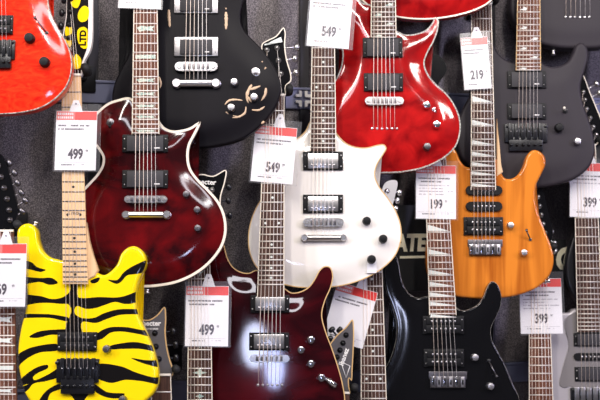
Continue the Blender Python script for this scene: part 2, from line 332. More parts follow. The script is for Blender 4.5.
class Guitar(Plane):
    def __init__(s, bridge, nut, d, label, outline, body, thick=.042, r=.005, arch=0, archw=.055, binding=None, bw=.0026, patches=(), sidemat=None, group=None, drop=.004, grid=.0045):
        s.bx, s.by = bridge; s.nx, s.ny = nut
        super().__init__(s.bx, s.by, d, label=label, group=group)
        s.hf = .011
        step = .005
        s.L = catmull([s.q(x, y, -(arch + (0 if r < .002 else r * .5))) for x, y in outline], step)
        if patches: patches = [[tuple(v) for v in catmull([s.q(x, y) for x, y in pt], .006)] for pt in patches]
        bm = solid(s.L, thick, r, arch, archw, patches, grid)
        s.body = link('body', bm, [body, 'stripe_black'] if patches else body, s.root, angle=1.0)
        if binding: link('binding', ring(s.L, bw, r + arch - (r if r < .002 else 0), drop), binding, s.root, angle=.6)
    def cx(s, py): return s.bx + (s.nx - s.bx) * (s.by - py) / (s.by - s.ny)
    # ---- neck with fretboard, frets, inlays
    def neck(s, wn, wb, end, frets, board='rosewood', neckmat='mahogany', inlay=None, inlaymat='pearl', bound=None, vis=(-12, 412), double=12, fretmat='fret_metal'):
        """wn, wb: half widths in px at nut and at the board's end (py = end)"""
        s.wn, s.end, s.wb = wn, end, wb
        hw = lambda y: wn + (wb - wn) * (y - s.ny) / (end - s.ny)
        s.hw = hw; hf = s.hf
        a0, a1 = s.ny, end
        def P(x, y, h): return s.p(x, y, h)
        bm = bmesh.new()                       # shaft: rounded back, running down to the body
        k = 9; loops = []
        for y in (a0 - 1, (a0 + a1) / 2, a1 - 10):
            l = s.p(s.cx(y) - hw(y), y, hf - .005); r_ = s.p(s.cx(y) + hw(y), y, hf - .005); c = (l + r_) / 2; w = (r_ - l).length / 2
            loops.append([bm.verts.new((c.x - w * math.cos(math.pi * j / (k - 1)), c.y + .0185 * math.sin(math.pi * j / (k - 1)) ** .8, c.z)) for j in range(k)])
        for A, B in zip(loops, loops[1:]):
            for j in range(k - 1): bm.faces.new((A[j], A[j + 1], B[j + 1], B[j]))
        for A in (loops[0], loops[-1]): bm.faces.new(A)
        for A, B in zip(loops, loops[1:]): bm.faces.new((A[0], B[0], B[-1], A[-1]))
        s.shaft = link('neck', bm, neckmat, s.root, angle=.8)
        poly = [s.q(s.cx(a0) - wn, a0, hf), s.q(s.cx(a0) + wn, a0, hf), s.q(s.cx(a1) + wb, a1, hf), s.q(s.cx(a1) - wb, a1, hf)]
        bm = bmesh.new(); prism(bm, poly, -hf, -hf + .0055, .0006)
        fb = link('fretboard', bm, board, s.root, smooth=False)
        if bound:
            bm = bmesh.new()
            for sg in (-1, 1):
                A = s.q(s.cx(a0) + sg * wn, a0, hf); B = s.q(s.cx(a1) + sg * wb, a1, hf); w = .0019
                prism(bm, [A, (A[0] - sg * w, A[1]), (B[0] - sg * w, B[1]), B], -hf - .0002, -hf + .0055)
            link('binding', bm, bound, fb, smooth=False)
        for n in range(1, frets + 1):
            y = fret_y(s.ny, s.by, n)
            if not vis[0] < y < vis[1]: continue
            A = s.p(s.cx(y) - hw(y) * .96, y, hf); B = s.p(s.cx(y) + hw(y) * .96, y, hf)
            bm = bmesh.new(); tube(bm, [A, B], .0014, 6); link('fret', bm, fretmat, fb)
        for n in ([3, 5, 7, 9, 12, 15, 17, 19, 21, 24] if inlay else []):
            if n > frets: continue
            y0, y1 = fret_y(s.ny, s.by, n - 1), fret_y(s.ny, s.by, n); y = (y0 + y1) / 2
            if not vis[0] < y < vis[1]: continue
            c = s.p(s.cx(y), y, hf); w = (s.p(s.cx(y) + hw(y), y, hf) - c).length; gap = abs(s.p(s.cx(y), y0, hf).z - s.p(s.cx(y), y1, hf).z)
            bm = bmesh.new()
            if inlay == 'dot':
                ox = .55 if n in (double, 24) else 0
                if ox:
                    lathe(bm, (c.x - ox * w, c.y, c.z), [(.0028, -.001), (.0028, .0003)], 12); link('inlay', bm, inlaymat, fb, smooth=False); bm = bmesh.new()
                lathe(bm, (c.x + ox * w, c.y, c.z), [(.0028, -.001), (.0028, .0003)], 12)
            elif inlay == 'shark':
                z0, z1 = c.z + gap * .36, c.z - gap * .36
                prism(bm, [(c.x - w * .9, z0), (c.x + w * .85, z1), (c.x - w * .9, z1)], c.y - .0003, c.y + .001)
            elif inlay == 'flag':
                hh = gap * .30
                if n != 12:
                    prism(bm, [(c.x - w * .75, c.z + hh * .3), (c.x - w * .3, c.z + hh), (c.x + w * .1, c.z + hh * .6), (c.x + w * .75, c.z + hh * .9), (c.x + w * .55, c.z), (c.x + w * .7, c.z - hh * .9), (c.x + w * .05, c.z - hh * .5), (c.x - w * .5, c.z - hh), (c.x - w * .6, c.z - hh * .2)], c.y - .0003, c.y + .001)
                if n == 12:
                    prism(bm, [(c.x - w * .8, c.z - .0042), (c.x + w * .8, c.z - .0042), (c.x + w * .8, c.z + .0042), (c.x - w * .8, c.z + .0042)], c.y - .0004, c.y + .001)
            elif inlay == 'cross':
                sc = 1.7 if n == 12 else 1; a = w * .36 * sc; t = gap * .16
                prism(bm, [(c.x - a, c.z), (c.x - a * .25, c.z + t), (c.x, c.z + gap * .38 * sc), (c.x + a * .25, c.z + t), (c.x + a, c.z), (c.x + a * .25, c.z - t), (c.x, c.z - gap * .38 * sc), (c.x - a * .25, c.z - t)], c.y - .0003, c.y + .001)
            elif inlay == 'wave':
                o = w * .45 * (1 if n % 4 == 1 else -1)
                prism(bm, [(c.x + o - w * .35, c.z - gap * .2), (c.x + o, c.z + gap * .05), (c.x + o - w * .1, c.z + gap * .3), (c.x + o + w * .35, c.z + gap * .1), (c.x + o + w * .2, c.z - gap * .3)], c.y - .0003, c.y + .001)
            link('inlay', bm, inlaymat, fb, smooth=False)
        A = s.p(s.cx(a0) - wn, a0, hf); B = s.p(s.cx(a0) + wn, a0, hf)
        bm = bmesh.new(); box(bm, (A.x, A.y - .003, A.z), (B.x, A.y + .004, A.z + .005), .0008); link('nut', bm, 'ivory', s.root)
        return fb
    def strings(s, n, wn, wb, bridge_y, anchor=None, ha=.010, hb=.016, thick=(.00062, .00030), post=None):
        """half spread wn at the nut, wb at the bridge (px)"""
        for i in range(n):
            u = -1 + 2 * i / (n - 1); r = thick[0] + (thick[1] - thick[0]) * i / (n - 1)
            pts = [s.p(s.cx(s.ny) + u * wn, s.ny - 1, s.hf + .0035), s.p(s.cx(bridge_y) + u * wb, bridge_y, hb)]
            if anchor: pts.append(s.p(s.cx(anchor) + u * wb, anchor, ha))
            if post: pts.insert(0, s.p(post[i][0], post[i][1], .004))
            bm = bmesh.new(); tube(bm, pts, r, 6); link('string', bm, 'bronze_string' if i < 3 else 'steel_string', s.root)
    # ---- headstock
    def head(s, outline, material, posts, pegs, pegmat='nickel', edge=None, thick=.014, hf=.003, postmat='nickel', logo=None):
        L = catmull([s.q(x, y, hf) for x, y in outline], .006)
        bm = bmesh.new(); prism(bm, [tuple(v) for v in L], -hf, -hf + thick)
        hd = link('headstock', bm, material, s.root, angle=.6)
        if edge: link('binding', ring(L, .0022, -hf, .003), edge, hd, angle=.6)
        for (ax, ay), (bx, by) in zip(posts, pegs):
            a = s.p(ax, ay, hf); b = s.p(bx, by, hf); y = -hf + thick * .5
            bm = bmesh.new(); lathe(bm, a, [(.0062, -.002), (.0062, .0015), (.0030, .002), (.0028, .007), (.0018, .008)], 14)
            w = (b - a).normalized(); e = Vector((b.x, y, b.z))
            t = link('tuner', bm, postmat, s.root)
            bm = bmesh.new(); tube(bm, [Vector((a.x, y, a.z)), e], .0022, 8)
            u = Vector((-w.z, 0, w.x)); c = e + w * .004
            tube(bm, [c - u * .0080, c - u * .0058, c, c + u * .0058, c + u * .0080], [.0025, .0052, .0060, .0052, .0025], 10)
            link('tuner_button', bm, pegmat, t)
        return hd
    def auto_head(s, kind='3', material='gloss_black', pegmat='nickel', pxcm=4.5, side=-1):
        c, y = s.nx, s.ny; k = pxcm; w = s.wn
        if kind == '3':
            o = [(c - w, y), (c - w - .2 * k, y - 1.5 * k), (c - 3.6 * k, y - 4 * k), (c - 4.1 * k, y - 15 * k), (c - 2.5 * k, y - 17 * k), (c, y - 16 * k), (c + 2.5 * k, y - 17 * k), (c + 4.1 * k, y - 15 * k), (c + 3.6 * k, y - 4 * k), (c + w + .2 * k, y - 1.5 * k), (c + w, y)]
            ps = [(c + sg * 2.3 * k, y - (4.8 + 3.8 * j) * k) for j in range(3) for sg in (-1, 1)]; pg = [(c + sg * 5.4 * k, y - (4.8 + 3.8 * j) * k) for j in range(3) for sg in (-1, 1)]
        else:
            g = side
            o = [(c - g * -w, y), (c + g * (w + .3 * k), y - 2 * k), (c + g * 3.4 * k, y - 4 * k), (c + g * 3.2 * k, y - 18 * k), (c + g * 1.6 * k, y - 20.5 * k), (c - g * 1.5 * k, y - 20 * k), (c - g * 3.4 * k, y - 16.5 * k), (c - g * 1.0 * k, y - 12 * k), (c - g * w, y - 3 * k), (c - g * w, y)]
            ps = [(c + g * 2.2 * k, y - (4.6 + 2.5 * j) * k) for j in range(6)]; pg = [(c + g * 4.9 * k, y - (4.6 + 2.5 * j) * k) for j in range(6)]
        return s.head(o, material, ps, pg, pegmat)
    # ---- hardware; boxes given in pixels
    def rect(s, bm, x0, y0, x1, y1, h0, h1, bev=.001):
        a = s.p(x0, y1, h1); b = s.p(x1, y0, h1); box(bm, (a.x, -h1, a.z), (b.x, -h0, b.z), bev)
    def pickup(s, x0, y0, x1, y1, style='emg', h=.010, poles=6, polemat='satin_chrome'):
        w, hh = x1 - x0, y1 - y0
        bm = bmesh.new()
        if style == 'emg':
            s.rect(bm, x0, y0, x1, y1, -.002, h * .45, .0012); p = link('pickup', bm, 'black_plastic', s.root, angle=.5)
            bm = bmesh.new(); s.rect(bm, x0 + w * .10, y0 + 1.0, x1 - w * .10, y1 - 1.0, 0, h, .0016); link('pickup_cover', bm, 'grey_plastic', p, angle=.5)
            bm = bmesh.new(); s.rect(bm, x0 + w * .70, y1 - 4.6, x0 + w * .82, y1 - 3.6, h, h + .0002, 0); link('pickup_mark', bm, 'logo_white', p, smooth=False)
        elif style == 'framed':                # light metal frame round a dark cover
            s.rect(bm, x0, y0, x1, y1, -.002, h * .5, .0012); p = link('pickup', bm, 'satin_chrome', s.root, angle=.5)
            bm = bmesh.new(); s.rect(bm, x0 + w * .13, y0 + 2, x1 - w * .13, y1 - 2, 0, h, .0014); link('pickup_cover', bm, 'grey_plastic', p, angle=.5)
            bm = bmesh.new(); s.rect(bm, x0 + w * .70, y1 - 4.6, x0 + w * .80, y1 - 3.8, h, h + .0002, 0); link('pickup_mark', bm, 'logo_white', p, smooth=False)
        elif style == 'covered':               # black ring, nickel cover with pole screws
            s.rect(bm, x0, y0, x1, y1, -.002, h * .45, .0012); p = link('pickup', bm, 'black_plastic', s.root, angle=.5)
            bm = bmesh.new(); s.rect(bm, x0 + w * .12, y0 + 1.8, x1 - w * .12, y1 - 1.8, 0, h, .0018); link('pickup_cover', bm, 'nickel', p, angle=.5)
        elif style == 'open':
            s.rect(bm, x0, y0, x1, y1, -.002, h * .5, .0012)
            s.rect(bm, x0 + w * .08, y0 + 1, x1 - w * .08, (y0 + y1) / 2 - .2, 0, h, .002); s.rect(bm, x0 + w * .08, (y0 + y1) / 2 + .2, x1 - w * .08, y1 - 1, 0, h, .002)
            p = link('pickup', bm, 'black_plastic', s.root, angle=.5)
        elif style == 'single':
            c0, c1 = s.p(x0 + hh / 2, (y0 + y1) / 2, h), s.p(x1 - hh / 2, (y0 + y1) / 2, h); rr = (s.p(x0, y0, h).z - s.p(x0, y1, h).z) / 2
            poly = [(c0.x + rr * math.cos(t), c0.z + rr * math.sin(t)) for t in np.linspace(math.pi / 2, 1.5 * math.pi, 9)] + [(c1.x + rr * math.cos(t), c1.z + rr * math.sin(t)) for t in np.linspace(-math.pi / 2, math.pi / 2, 9)]
            prism(bm, poly, -h, .001, .0015); p = link('pickup', bm, 'black_plastic', s.root, angle=.5)
        if style in ('covered', 'open', 'single'):
            rows = [y0 + hh * (.72 if style == 'covered' else .5)] if style != 'open' else [y0 + hh * .29, y0 + hh * .71]
            for y in rows:
                for i in range(poles):
                    bm = bmesh.new(); x = x0 + w * (.22 + .56 * i / (poles - 1)); c = s.p(x, y, h); lathe(bm, (c.x, -h + .0005, c.z), [(.0024, 0), (.0024, .0012), (.0018, .0016)], 10)
                    link('pole_piece', bm, polemat, p)
        if style != 'single':
            for x in (x0 + w * .05, x1 - w * .05):
                for y in ((y0 + hh * .2, y0 + hh * .8) if style != 'emg' else (y0 + hh * .25, y0 + hh * .8)):
                    bm = bmesh.new(); c = s.p(x, y, h * .5); lathe(bm, (c.x, -h * .45, c.z), [(.0018, 0), (.0016, .001)], 8)
                    link('pickup_screw', bm, 'satin_chrome', p)
        return p
    def tuneomatic(s, x0, y0, x1, y1, material='nickel', h=.014):
        bm = bmesh.new(); w = x1 - x0; ym = (y0 + y1) / 2
        A, B = s.p(x0, ym, h), s.p(x1, ym, h); r = (s.p(x0, y0, h).z - s.p(x0, y1, h).z) / 2
        poly = [(A.x + r + r * math.cos(t), A.z + r * math.sin(t)) for t in np.linspace(math.pi / 2, 1.5 * math.pi, 7)] + [(B.x - r + r * math.cos(t), B.z + r * math.sin(t)) for t in np.linspace(-math.pi / 2, math.pi / 2, 7)]
        prism(bm, poly, -h + .002, -h + .009, .001)
        for sg in (A.x + r, B.x - r): lathe(bm, (sg, 0, A.z), [(r * .9, -.002), (r * .9, .004), (r * .5, .0045), (r * .5, h), (r * .45, h + .0008)], 14)
        b = link('bridge', bm, material, s.root, angle=.5)
        for i in range(6):
            bm = bmesh.new(); x = A.x + r * 2.2 + (B.x - A.x - r * 4.4) * i / 5; box(bm, (x - .003, -h - .001, A.z - r * .62), (x + .003, -h + .003, A.z + r * .62), .0008); link('saddle', bm, 'gun_metal', b, angle=.5)
        return b
    def tail(s, x0, y0, x1, y1, material='satin_chrome', h=.012):
        bm = bmesh.new(); ym = (y0 + y1) / 2; A, B = s.p(x0, ym, h), s.p(x1, ym, h); r = (s.p(x0, y0, h).z - s.p(x0, y1, h).z) / 2
        e = r * 2.2
        tube(bm, [(A.x + e * .8, -h + r * .3, A.z), (B.x - e * .8, -h + r * .3, A.z)], r * .72, 12)
        for sg in (A.x + r, B.x - r): lathe(bm, (sg, 0, A.z), [(r * .92, -.002), (r * .92, h * .5), (r * .7, h * .62), (r * .88, h * .8), (r * .75, h + .001)], 16)
        return link('tailpiece', bm, material, s.root, angle=.5)
    def ferrules(s, cx, y, half, n=6):
        for i in range(n):
            bm = bmesh.new(); c = s.p(cx - half + 2 * half * i / (n - 1), y, .001); lathe(bm, c, [(.0030, -.002), (.0030, .0006), (.0016, .0012)], 10)
            link('string_ferrule', bm, 'nickel', s.root)
    def floyd(s, x0, y0, x1, y1, n=6, material='black_metal', split=.5, fine=True, saddle='black_metal'):
        """locking tremolo: base plate, saddles, fine tuners"""
        w, hh = x1 - x0, y1 - y0; bm = bmesh.new()
        s.rect(bm, x0, y0 + hh * .12, x1, y0 + hh * .72, -.002, .006, .0015)
        s.rect(bm, x0 + w * .10, y0 + hh * .55, x1 - w * .10, y1, .001, .009, .002)
        for sg in (x0 + w * .04, x1 - w * .04): lathe(bm, s.p(sg, y0 + hh * .22, 0), [(.004, -.002), (.004, .008), (.002, .009)], 12)
        b = link('bridge', bm, material, s.root, angle=.5)
        for i in range(n):
            x = x0 + w * (.14 + .72 * i / (n - 1)); q = w * .050
            bm = bmesh.new(); s.rect(bm, x - q, y0 + hh * .10, x + q, y0 + hh * .62, .004, .012, .0012); link('saddle', bm, saddle, b, angle=.5)
            c = s.p(x, y0 + hh * .80, .010); bm = bmesh.new(); lathe(bm, (c.x, -.007, c.z), [(.0036, 0), (.0036, .006), (.0022, .0075)], 10); link('fine_tuner', bm, 'black_metal' if saddle == 'black_metal' else 'gun_metal', b)
            c = s.p(x, y0 + hh * .36, .012); bm = bmesh.new(); lathe(bm, (c.x, -.0115, c.z), [(.0015, 0), (.0012, .001)], 8); link('saddle_screw', bm, 'satin_chrome', b)
        return b
    def vintage_bridge(s, x0, y0, x1, y1):
        w, hh = x1 - x0, y1 - y0; bm = bmesh.new(); s.rect(bm, x0, y0, x1, y0 + hh * .45, -.002, .004, .001); s.rect(bm, x0 + w * .04, y0 + hh * .3, x1 - w * .04, y1, -.001, .007, .0012)
        b = link('bridge', bm, 'gun_metal', s.root, angle=.5)
        for i in range(6):
            x = x0 + w * (.11 + .78 * i / 5); q = w * .042; bm = bmesh.new(); s.rect(bm, x - q, y0 + hh * .32, x + q, y0 + hh * .95, .005, .012, .001); link('saddle', bm, 'satin_chrome' if i % 2 else 'chrome', b, angle=.5)
            bm = bmesh.new(); s.rect(bm, x - q * .5, y0 + hh * .5, x + q * .5, y0 + hh * .8, .012, .0125, 0); link('saddle_slot', bm, 'black_metal', b, smooth=False)
        return b
    def knob(s, x, y, r=.0085, h=.015, material='satin_chrome', h0=-.003, label=None, ring_=None):
        c = s.p(x, y, h); c = Vector((c.x, -h0, c.z)); H = h - h0
        bm = bmesh.new(); lathe(bm, c, [(r * 1.05, 0), (r, H * .3), (r * .94, H * .85), (r * .82, H * .98), (r * .5, H * 1.02)], 22)
        k = link('knob', bm, material, s.root, angle=.7)
        if ring_: bm = bmesh.new(); lathe(bm, c, [(r * 1.35, -.001), (r * 1.35, .001), (r * 1.2, .0016)], 22); link('knob_washer', bm, ring_, k)
        return k
    def toggle(s, x, y, tx=0, ty=8, plate='nickel', tip='ivory', r=.009, h0=-.002):
        c = s.p(x, y, .004); c.y = -h0; bm = bmesh.new(); lathe(bm, c, [(r, -.001), (r, .001), (r * .6, .0018), (r * .55, .005), (r * .2, .0055)], 18)
        t = link('toggle_switch', bm, plate, s.root, angle=.6)
        e = s.p(x + tx, y + ty, .018); bm = bmesh.new(); tube(bm, [c + Vector((0, -.004, 0)), e], .0016, 8); tube(bm, [e, e + (e - c).normalized() * .006], [.0026, .0032], 10); link('switch_tip', bm, tip, t)
        return t
    def strap_button(s, x, y, dx, dy, material='nickel', depth=.02):
        c = s.p(x, y, 0); c.y = depth; e = s.p(x + dx, y + dy, 0); e.y = depth
        bm = bmesh.new(); tube(bm, [c, c + (e - c) * .35, c + (e - c) * .6, e], [.006, .0032, .004, .007], 12); link('strap_button', bm, material, s.root)
    def logo(s, txt, x, y, size, rot=0, h=.0034, material='logo_white', parent=None, bold=.0003, sx=1, shear=0):
        me = text_mesh(txt, size, bold, sx, shear); me.transform(Matrix.Rotation(-math.radians(rot), 4, 'Y'))
        o = link('logo', me, material, parent or s.root); o.location = s.p(x, y, h); return o

hanger_n = [0]
def hanger(g, label, prong=.034, drop=3.0):
    """wall hanger: plate on the wall, rod, and a padded yoke that carries the headstock at the nut"""
    L = g.p(g.nx - g.wn, g.ny - drop, 0); R = g.p(g.nx + g.wn, g.ny - drop, 0); cen = (L + R) / 2; wh = (R - L).length / 2 + .009
    wc = g.world(cen); root = bpy.data.objects.new('guitar_hanger', None); COL.objects.link(root)
    base = Vector((wc.x, -wall_out(wc.x), wc.z + .004)); root.location = base
    tag(root, label, 'hanger')
    y_b = wc.y + .042 - base.y                       # rod end just behind the neck
    bm = bmesh.new(); box(bm, (-.020, -.016, -.03), (.020, 0, .03), .003)
    bmesh.ops.transform(bm, matrix=Matrix.Rotation(WANG, 4, 'Z'), verts=bm.verts); link('wall_plate', bm, 'black_plastic', root, angle=.5)
    bm = bmesh.new(); tube(bm, [(0, -.002, 0), (0, y_b, 0)], .005, 10); link('rod', bm, 'gun_metal', root)
    for sg in (-1, 1):
        bm = bmesh.new(); yy = y_b
        tube(bm, [(0, yy, 0), (sg * wh * .6, yy - .004, -.002), (sg * (wh + .002), yy - .014, 0), (sg * (wh + .002), yy - .036, 0), (sg * (wh + .002), yy - .058, .008)], [.006, .0072, .0085, .009, .0085], 10)
        link('padded_arm', bm, 'foam', root)

# ------------------------------------------------------------------ price tags
def price_tag(cx, cy, w, h, rot, d, price, label, tab=(0, 12), header=True, film=(3, 3), ink=True, prelean=True, hole=True, shift=0, band=.42, lines=2, body_lines=0):
    """(cx, cy) centre of the card in px, w x h its size in px, d distance out"""
    k = (CAMD - d) / FPX; W_, H_ = w * k, h * k
    root = bpy.data.objects.new('price_tag', None); COL.objects.link(root)
    root.matrix_world = Matrix.Translation(((cx - 300) * k, -d, EYE + (200 - cy) * k)) @ Matrix.Rotation(-math.atan(LEAN), 4, 'X') @ Matrix.Rotation(math.radians(rot), 4, 'Y')
    tag(root, label, 'price tag')
    bm = bmesh.new(); box(bm, (-W_ / 2, -.0003, -H_ / 2), (W_ / 2, .0003, H_ / 2)); card = link('card', bm, 'paper', root, smooth=False)
    if tab:
        tx, th = tab[0] * k, tab[1] * k; a = .011
        poly = [(tx - a * 1.25, H_ / 2 - .002), (tx + a * 1.3, H_ / 2 - .002), (tx + a, H_ / 2 + th * .35), (tx + a * .45, H_ / 2 + th), (tx - a * .45, H_ / 2 + th), (tx - a, H_ / 2 + th * .35)]
        bm = bmesh.new(); prism(bm, poly, -.0012, -.0006); link('hang_tab', bm, 'paper', root, smooth=False)
        bm = bmesh.new(); lathe(bm, (tx, -.0012, H_ / 2 + th * .66), [(.0021, -.0002), (.0021, .0003)], 12); link('hang_hole', bm, 'print_grey', root)
    if header:
        y0, y1 = H_ / 2 - H_ * .155, H_ / 2 - .001
        bm = bmesh.new(); box(bm, (-W_ / 2 + W_ * .0 + .0008, -.0006, y0), (-W_ / 2 + W_ * band, -.0002, y1)); link('header_band', bm, 'print_pink', card, smooth=False)
        bm = bmesh.new(); box(bm, (-W_ / 2 + W_ * band, -.0006, y0), (W_ / 2 - .0008, -.0002, y1)); link('header_band', bm, 'print_red', card, smooth=False)
        bm = bmesh.new()
        for r_ in range(2):
            x = -W_ / 2 + W_ * .04
            while x < -W_ / 2 + W_ * (band - .06):
                ww = random.uniform(.0018, .0034); zz = y0 + (y1 - y0) * (.58 - .42 * r_); box(bm, (x, -.0009, zz), (x + ww, -.0006, zz + (y1 - y0) * .26)); x += ww + .0016
        link('header_print', bm, 'paper', card, smooth=False)
    def row(zf, x0, x1, hh, material, dens=.8):
        bm = bmesh.new(); x = -W_ / 2 + W_ * x0
        while x < -W_ / 2 + W_ * x1:
            ww = random.uniform(.0012, .0028)
            if random.random() < dens: box(bm, (x, -.0005, H_ / 2 - H_ * zf - hh), (x + ww, -.0003, H_ / 2 - H_ * zf))
            x += ww + .0007
        link('small_print', bm, material, card, smooth=False)
    if ink:
        row(.235, .06, .84, .0034, 'print_ink', .9)
        if lines > 1: row(.295, .06, .66, .0034, 'print_ink', .9)
        for b in range(body_lines): row(.37 + .055 * b, .08, .90 - .2 * (b % 2), .0024, 'print_grey', .8)
        row(.90, .16, .46, .0026, 'print_ink', .9); row(.90, .62, .82, .0018, 'print_grey', .5)
        bm = bmesh.new(); z = H_ / 2 - H_ * .875; box(bm, (-W_ / 2 * .86, -.0004, z), (W_ / 2 * .86, -.0003, z + .0005)); link('rule_line', bm, 'print_grey', card, smooth=False)
    if price:
        sz = H_ * .235
        me = text_mesh(price, sz, sz * .035, .70); o = link('price', me, 'print_ink', card); o.location = (shift * k, -.0006, -H_ * .235)
        me = text_mesh('99', sz * .26, 0, .7); o = link('price_cents', me, 'print_ink', card); o.location = (shift * k + sz * .70 * 1.12, -.0006, -H_ * .235 + sz * .25)
    if film:
        fx, fy = film[0] * k, film[1] * k; bm = bmesh.new()
        box(bm, (-W_ / 2 - fx * .4, -.0016, -H_ / 2 - fy * .5), (W_ / 2 + fx, -.0013, H_ / 2 + fy * 2.2))
        link('clear_sleeve', bm, 'film', root, smooth=False)
        bm = bmesh.new(); a, b, c, e = -W_ / 2 - fx * .4, W_ / 2 + fx, -H_ / 2 - fy * .5, H_ / 2 + fy * 2.2
        for p0, p1 in (((a, c), (b, c)), ((b, c), (b, e)), ((b, e), (a, e)), ((a, e), (a, c))): tube(bm, [(p0[0], -.0015, p0[1]), (p1[0], -.0015, p1[1])], .0006, 6)
        link('sleeve_edge', bm, 'film', root)
    return root

# ================================================================== the guitars, from the largest
# --- tiger striped superstrat
stripes = [
 [(18,261),(31,262),(37,267),(46,270),(41,272),(32,270),(18,266)],
 [(14,277),(26,277),(40,278),(52,278),(58,283),(50,285),(40,282),(26,284),(14,284)],
 [(14,296),(40,296),(52,299),(63,297),(70,291),(71,280),(77,280),(77,291),(78,297),(100,297),(120,297),(135,292),(150,284),(150,292),(134,303),(125,304),(115,302),(105,305),(96,308),(86,309),(77,306),(74.5,309),(75,314),(82,318),(95,317.5),(102,314),(117,309.5),(136,309),(160,310),(158,313),(120,315),(107,319),(96,323),(82,322),(81,327),(82,334),(66,334),(67,322),(69,318),(71,313),(71,308),(68,304),(62,304),(50,303),(40,303),(14,305)],
 [(14,315.5),(47,314),(62,316),(69,318),(68,321),(50,318),(14,317)],
 [(29,337),(37,332),(56,329.5),(67,330),(66,334),(50,335),(37,338)],
 [(96,340),(96,335),(107,328),(125,327),(142,330),(165,334),(160,338),(138,334),(120,331.5),(110,333),(102,339)],
 [(12,360),(25,350),(37,346),(58,344.5),(58,350),(40,352.5),(28,358),(12,370)],
 [(110,346),(117,344),(135,342),(150,345),(168,350),(168,357),(155,352),(140,349),(122,349),(110,349)],
 [(12,388),(24,376),(32,370),(40,366),(48,365),(48,368),(38,373),(33,377),(34,380),(47,375),(60,368),(60,376),(47,381),(33,384),(28,390),(12,398),(12,392),(28,384)],
 [(96,365),(120,366),(135,372),(152,377),(170,379),(170,385),(140,381),(125,380),(112,383),(103,381),(96,377)],
 [(131,358),(145,360),(170,362),(170,368),(145,364)],
 [(36,410),(45,392),(60,384),(62,388),(50,394),(45,412)],
 [(90,281),(100,277.5),(98,282),(92,283.5)],
 [(107.5,279.5),(117,280),(124,272),(135,265),(150,260),(152,268),(137,274),(127,275.5),(122,281),(117,284)],
 [(94,384),(107,392),(125,394),(120,398),(105,397),(94,390)],
 [(66,388),(92,388),(84,402),(88,415),(70,415),(75,402)],
]
tiger = Guitar((77, 362), (71, 76), .57, 'yellow electric guitar with black tiger stripes and a plain maple neck',
  [(61,260),(50,257),(42,250),(38,240),(36,229),(31,224),(24,224),(18,229),(17,242),(20,260),(25,280),(27,298),(25,312),(21,328),(18,350),(20,375),(27,397),(45,415),(70,425),(95,425),(120,418),(142,404),(155,391),(158.5,377),(156.5,362),(151.5,345),(144,328),(138,314),(135.5,302),(136,291),(140,277),(145,266),(145.5,257),(141,249.5),(134,246),(127,248),(121,254),(117,264),(111,271),(104,275),(96,272),(88,268),(75,264)],
  'yellow_lacquer', r=.007, patches=stripes)
hl = tiger.neck(9.6, 12.6, 284, 22, board='maple', neckmat='maple', inlay='dot', inlaymat='foam', vis=(70, 300), fretmat='gun_metal')
bm = bmesh.new(); prism(bm, [tiger.q(x, y, .004) for x, y in ((86, 222), (89, 240), (93, 255), (98, 270), (95, 276), (86, 281))], -.004, .012, .002)
link('neck_heel', bm, 'maple', tiger.root, angle=.5)
bm = bmesh.new(); c = tiger.p(73.8, 213.5, .0116); me = text_mesh('G. LYNCH', .0075, .0001, .72); o = link('inlay_lettering', me, 'print_ink', hl); o.location = c
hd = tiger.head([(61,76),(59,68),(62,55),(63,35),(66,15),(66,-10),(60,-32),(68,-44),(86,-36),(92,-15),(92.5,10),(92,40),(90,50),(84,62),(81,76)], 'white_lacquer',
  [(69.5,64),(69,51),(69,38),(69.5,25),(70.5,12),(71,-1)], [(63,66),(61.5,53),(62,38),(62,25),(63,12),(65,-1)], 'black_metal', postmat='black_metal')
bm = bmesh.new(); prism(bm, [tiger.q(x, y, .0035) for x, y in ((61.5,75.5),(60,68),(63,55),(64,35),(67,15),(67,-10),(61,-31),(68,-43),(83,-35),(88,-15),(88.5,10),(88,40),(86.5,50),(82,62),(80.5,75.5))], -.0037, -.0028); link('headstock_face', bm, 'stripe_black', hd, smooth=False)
for pt in ([(77.5,31),(80,28),(84,27),(87,29),(87.5,40),(87,48),(83,48.5),(79,44)], [(79,11),(84,6),(88.5,8),(88.5,17),(86,21),(81,22),(78,18)], [(71,0),(80,-3),(80,3),(77,8),(72,6)], [(66,27),(71,26),(72,33),(66,36)],
   [(65,40),(70,38),(71,46),(65,49)], [(73,67),(76,54),(81,59),(80,68),(76,69)], [(70,-20),(84,-26),(88,-14),(78,-8)], [(65,54),(69,54),(68,62),(64,62)]):
    bm = bmesh.new(); prism(bm, [tuple(v) for v in catmull([tiger.q(x, y, .0035) for x, y in pt], .002)], -.0042, -.003); link('yellow_patch', bm, 'yellow_lacquer', hd, smooth=False)
tiger.logo('LTD', 83.2, 38, .0185, rot=90, h=.0044, material='stripe_black', parent=hd, bold=.0009)
tiger.pickup(57, 332, 97, 351, 'open', polemat='gun_metal'); tiger.floyd(56, 354, 99, 394)
tiger.strings(6, 7.5, 10.5, 368, post=[(69.5,64),(69,51),(69,38),(69.5,25),(70.5,12),(71,-1)])
tiger.knob(106, 349, .0085, .016, 'gun_metal'); tiger.knob(122, 400, .0085, .016, 'gun_metal')
tiger.strap_button(33, 225, 1, -4, 'nickel', .02)

